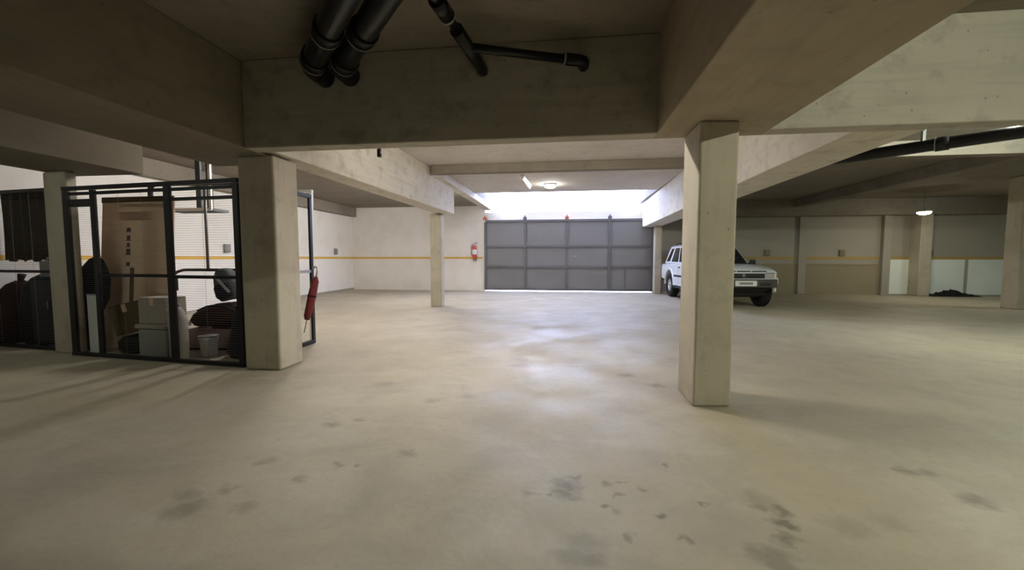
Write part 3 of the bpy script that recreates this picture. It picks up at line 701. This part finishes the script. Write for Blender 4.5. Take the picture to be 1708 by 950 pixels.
# nose
cp('grille', MB().box(1.93,-.50,.74,1.975,.50,.855), 'car_black', bevel=.008)
for z in (.77,.80,.83): cp('grille_bar', MB().box(1.975,-.49,z-.004,1.982,.49,z+.004), 'car_black')
cp('badge', MB().lathe([(.045,0),(.045,.01),(.03,.014)], 20, 'x', (1.976,0,.80)), 'chrome')
for s_ in (-1,1):
    h_ = cp('headlamp', MB().box(1.90,min(s_*.52,s_*.74),.74,1.965,max(s_*.52,s_*.74),.86), 'lens', bevel=.012)
    cp('bezel', MB().box(1.94,min(s_*.515,s_*.745),.862,1.968,max(s_*.515,s_*.745),.872), 'chrome', h_)
    cp('corner_lamp', MB().box(1.80,min(s_*.75,s_*.838),.74,1.95,max(s_*.75,s_*.838),.86), 'amber', bevel=.015)
    cp('tail_lamp', MB().box(-2.29,min(s_*.66,s_*.82),.72,-2.24,max(s_*.66,s_*.82),1.0), 'red_lens', bevel=.01)
    m_ = cp('door_mirror', MB().box(.44,min(s_*.84,s_*.98),1.04,.54,max(s_*.84,s_*.98),1.18), 'car_black', bevel=.025, seg=3)
    cp('mirror_arm', MB().bar((.50,s_*.72,1.08),(.50,s_*.86,1.09),.04,.03), 'car_black', m_)
    for x in (-.35,.62-.28): cp('door_handle', MB().box(x-.08,min(s_*.842,s_*.862),.93,x+.08,max(s_*.842,s_*.862),.965), 'car_black', bevel=.006)
    cp('side_moulding', MB().box(-.85,min(s_*.84,s_*.858),.66,.85,max(s_*.84,s_*.858),.72), 'car_black', bevel=.006)
    for x in (-.42,.55): cp('door_gap', MB().box(x-.004,min(s_*.843,s_*.8465),.45,x+.004,max(s_*.843,s_*.8465),.95), 'car_black')
    cp('side_step', MB().box(-.84,min(s_*.74,s_*.88),.33,.84,max(s_*.74,s_*.88),.37), 'car_black', bevel=.01)
    # flared arches
    for cx_ in (-1.325,1.325):
        mb = MB(); n1 = arc(cx_,.40,.455,-2,182,16); n2 = arc(cx_,.40,.52,2,178,16); k = len(n1)
        y0, y1 = s_*.80, s_*.875
        vs = [(x,y1,z) for x,z in n1]+[(x,s_*.85,z) for x,z in n2]+[(x,y0,z) for x,z in n1]+[(x,y0,z) for x,z in n2]
        fs = []
        for i in range(k-1): fs += [(i,i+1,k+i+1,k+i),(2*k+i,2*k+i+1,i+1,i),(k+i,k+i+1,3*k+i+1,3*k+i)]
        mb.add(vs, fs, True); cp('wheel_arch_flare', mb, 'car_white')
    cp('roof_rail', MB().tube([(-1.75,s_*.50,tz+.03),(-1.72,s_*.50,tz+.085),(-.40,s_*.50,tz+.085),(-.36,s_*.50,tz+.03)], .018, 8), 'car_black')
for x in (-1.60,-.55): cp('roof_crossbar', MB().bar((x,-.5,tz+.09),(x,.5,tz+.09), .05,.02), 'car_black')
for y0, y1 in ((-.54,-.20),(-.16,.16),(.20,.54)): 
    cp('hood_slot', MB().box(1.915,y0,.895,1.962,y1,.918), 'car_black', bevel=.004)
cp('hood_gap', MB().box(1.12,-.72,1.0,1.135,.72,1.0725), 'car_black') if False else None
cp('wiper', MB().bar((.66,-.45,1.085),(.45,-.05,1.245), .015,.012).bar((.66,.15,1.085),(.45,.55,1.245), .015,.012), 'car_black')
cp('cowl_vent', MB().box(.64,-.70,1.058,.80,.70,1.085), 'car_black', bevel=.006)
fb = cp('front_bumper', MB().prism([(1.86,-.86),(2.02,-.78),(2.07,-.5),(2.075,0),(2.07,.5),(2.02,.78),(1.86,.86)], .52, .715), 'car_grey', bevel=.02, seg=3)
cp('bumper_strip', MB().box(2.055,-.62,.69,2.082,.62,.705), 'chrome', fb)
cp('bumper_slot', MB().box(2.05,-.60,.56,2.078,-.34,.64).box(2.05,.34,.56,2.078,.60,.64), 'car_black', fb)
pl = cp('licence_plate', MB().box(2.078,-.26,.555,2.09,.26,.685), 'white_plastic', bevel=.004)
cp('plate_field', MB().box(2.0902,-.16,.59,2.092,.16,.65), 'grey_plastic', pl)
cp('skid_plate', MB().add([(2.0,-.62,.52),(2.0,.62,.52),(1.55,.55,.28),(1.55,-.55,.28),(2.0,-.62,.50),(2.0,.62,.50),(1.55,.55,.25),(1.55,-.55,.25)], [(0,1,2,3),(4,7,6,5),(0,4,5,1),(1,5,6,2),(2,6,7,3),(3,7,4,0)]), 'car_black')
cp('underbody', MB().box(-2.05,-.62,.30,1.72,.62,.50), 'car_black', bevel=.03)
rb = cp('rear_bumper', MB().box(-2.36,-.84,.50,-2.2,.84,.68), 'car_grey', bevel=.03, seg=3)
cp('spare_wheel_cover', MB().lathe([(.30,0),(.34,.02),(.35,.10),(.34,.2)], 28, 'x', (-2.47,.15,.98)), 'car_black')
cp('aerial', MB().tube([(.62,-.74,1.06),(.50,-.78,1.75)], .005, 6), 'car_black')
# wheels
tyre = [(.20,-.105),(.27,-.118),(.335,-.118),(.362,-.10),(.37,-.06),(.37,.06),(.362,.10),(.335,.118),(.27,.118),(.20,.105)]
for x in (-1.325,1.325):
    for s_ in (-1,1):
        wmb = MB().lathe(tyre, 36, 'y', caps=False)
        for k in range(30):
            a = 2*PI*k/30; c_, q_ = math.cos(a), math.sin(a)
            for yy in (-.075,.03):
                wmb.bar((c_*.371, yy+(.0 if k%2 else .02), q_*.371),(c_*.371, yy+.05, q_*.371), .035,.012,(c_,0,q_))
        wl = cp('wheel', wmb, 'rubber', loc=(x, s_*.73, .377))
        o = s_*.075
        cp('rim', MB().lathe([(.205,o-.04*s_),(.20,o+.02*s_),(.185,o+.015*s_),(.175,o-.05*s_),(.04,o-.045*s_)], 30, 'y', caps=False), 'alloy', wl)
        cp('hub', MB().lathe([(.055,o-.05*s_),(.055,o+.02*s_),(.035,o+.03*s_)], 18, 'y'), 'chrome', wl)
        for k in range(6):
            a = 2*PI*k/6
            cp('spoke', MB().bar((math.cos(a)*.05,o-.01*s_,math.sin(a)*.05),(math.cos(a)*.19,o,math.sin(a)*.19),.06,.03,(0,1,0)), 'alloy', wl)
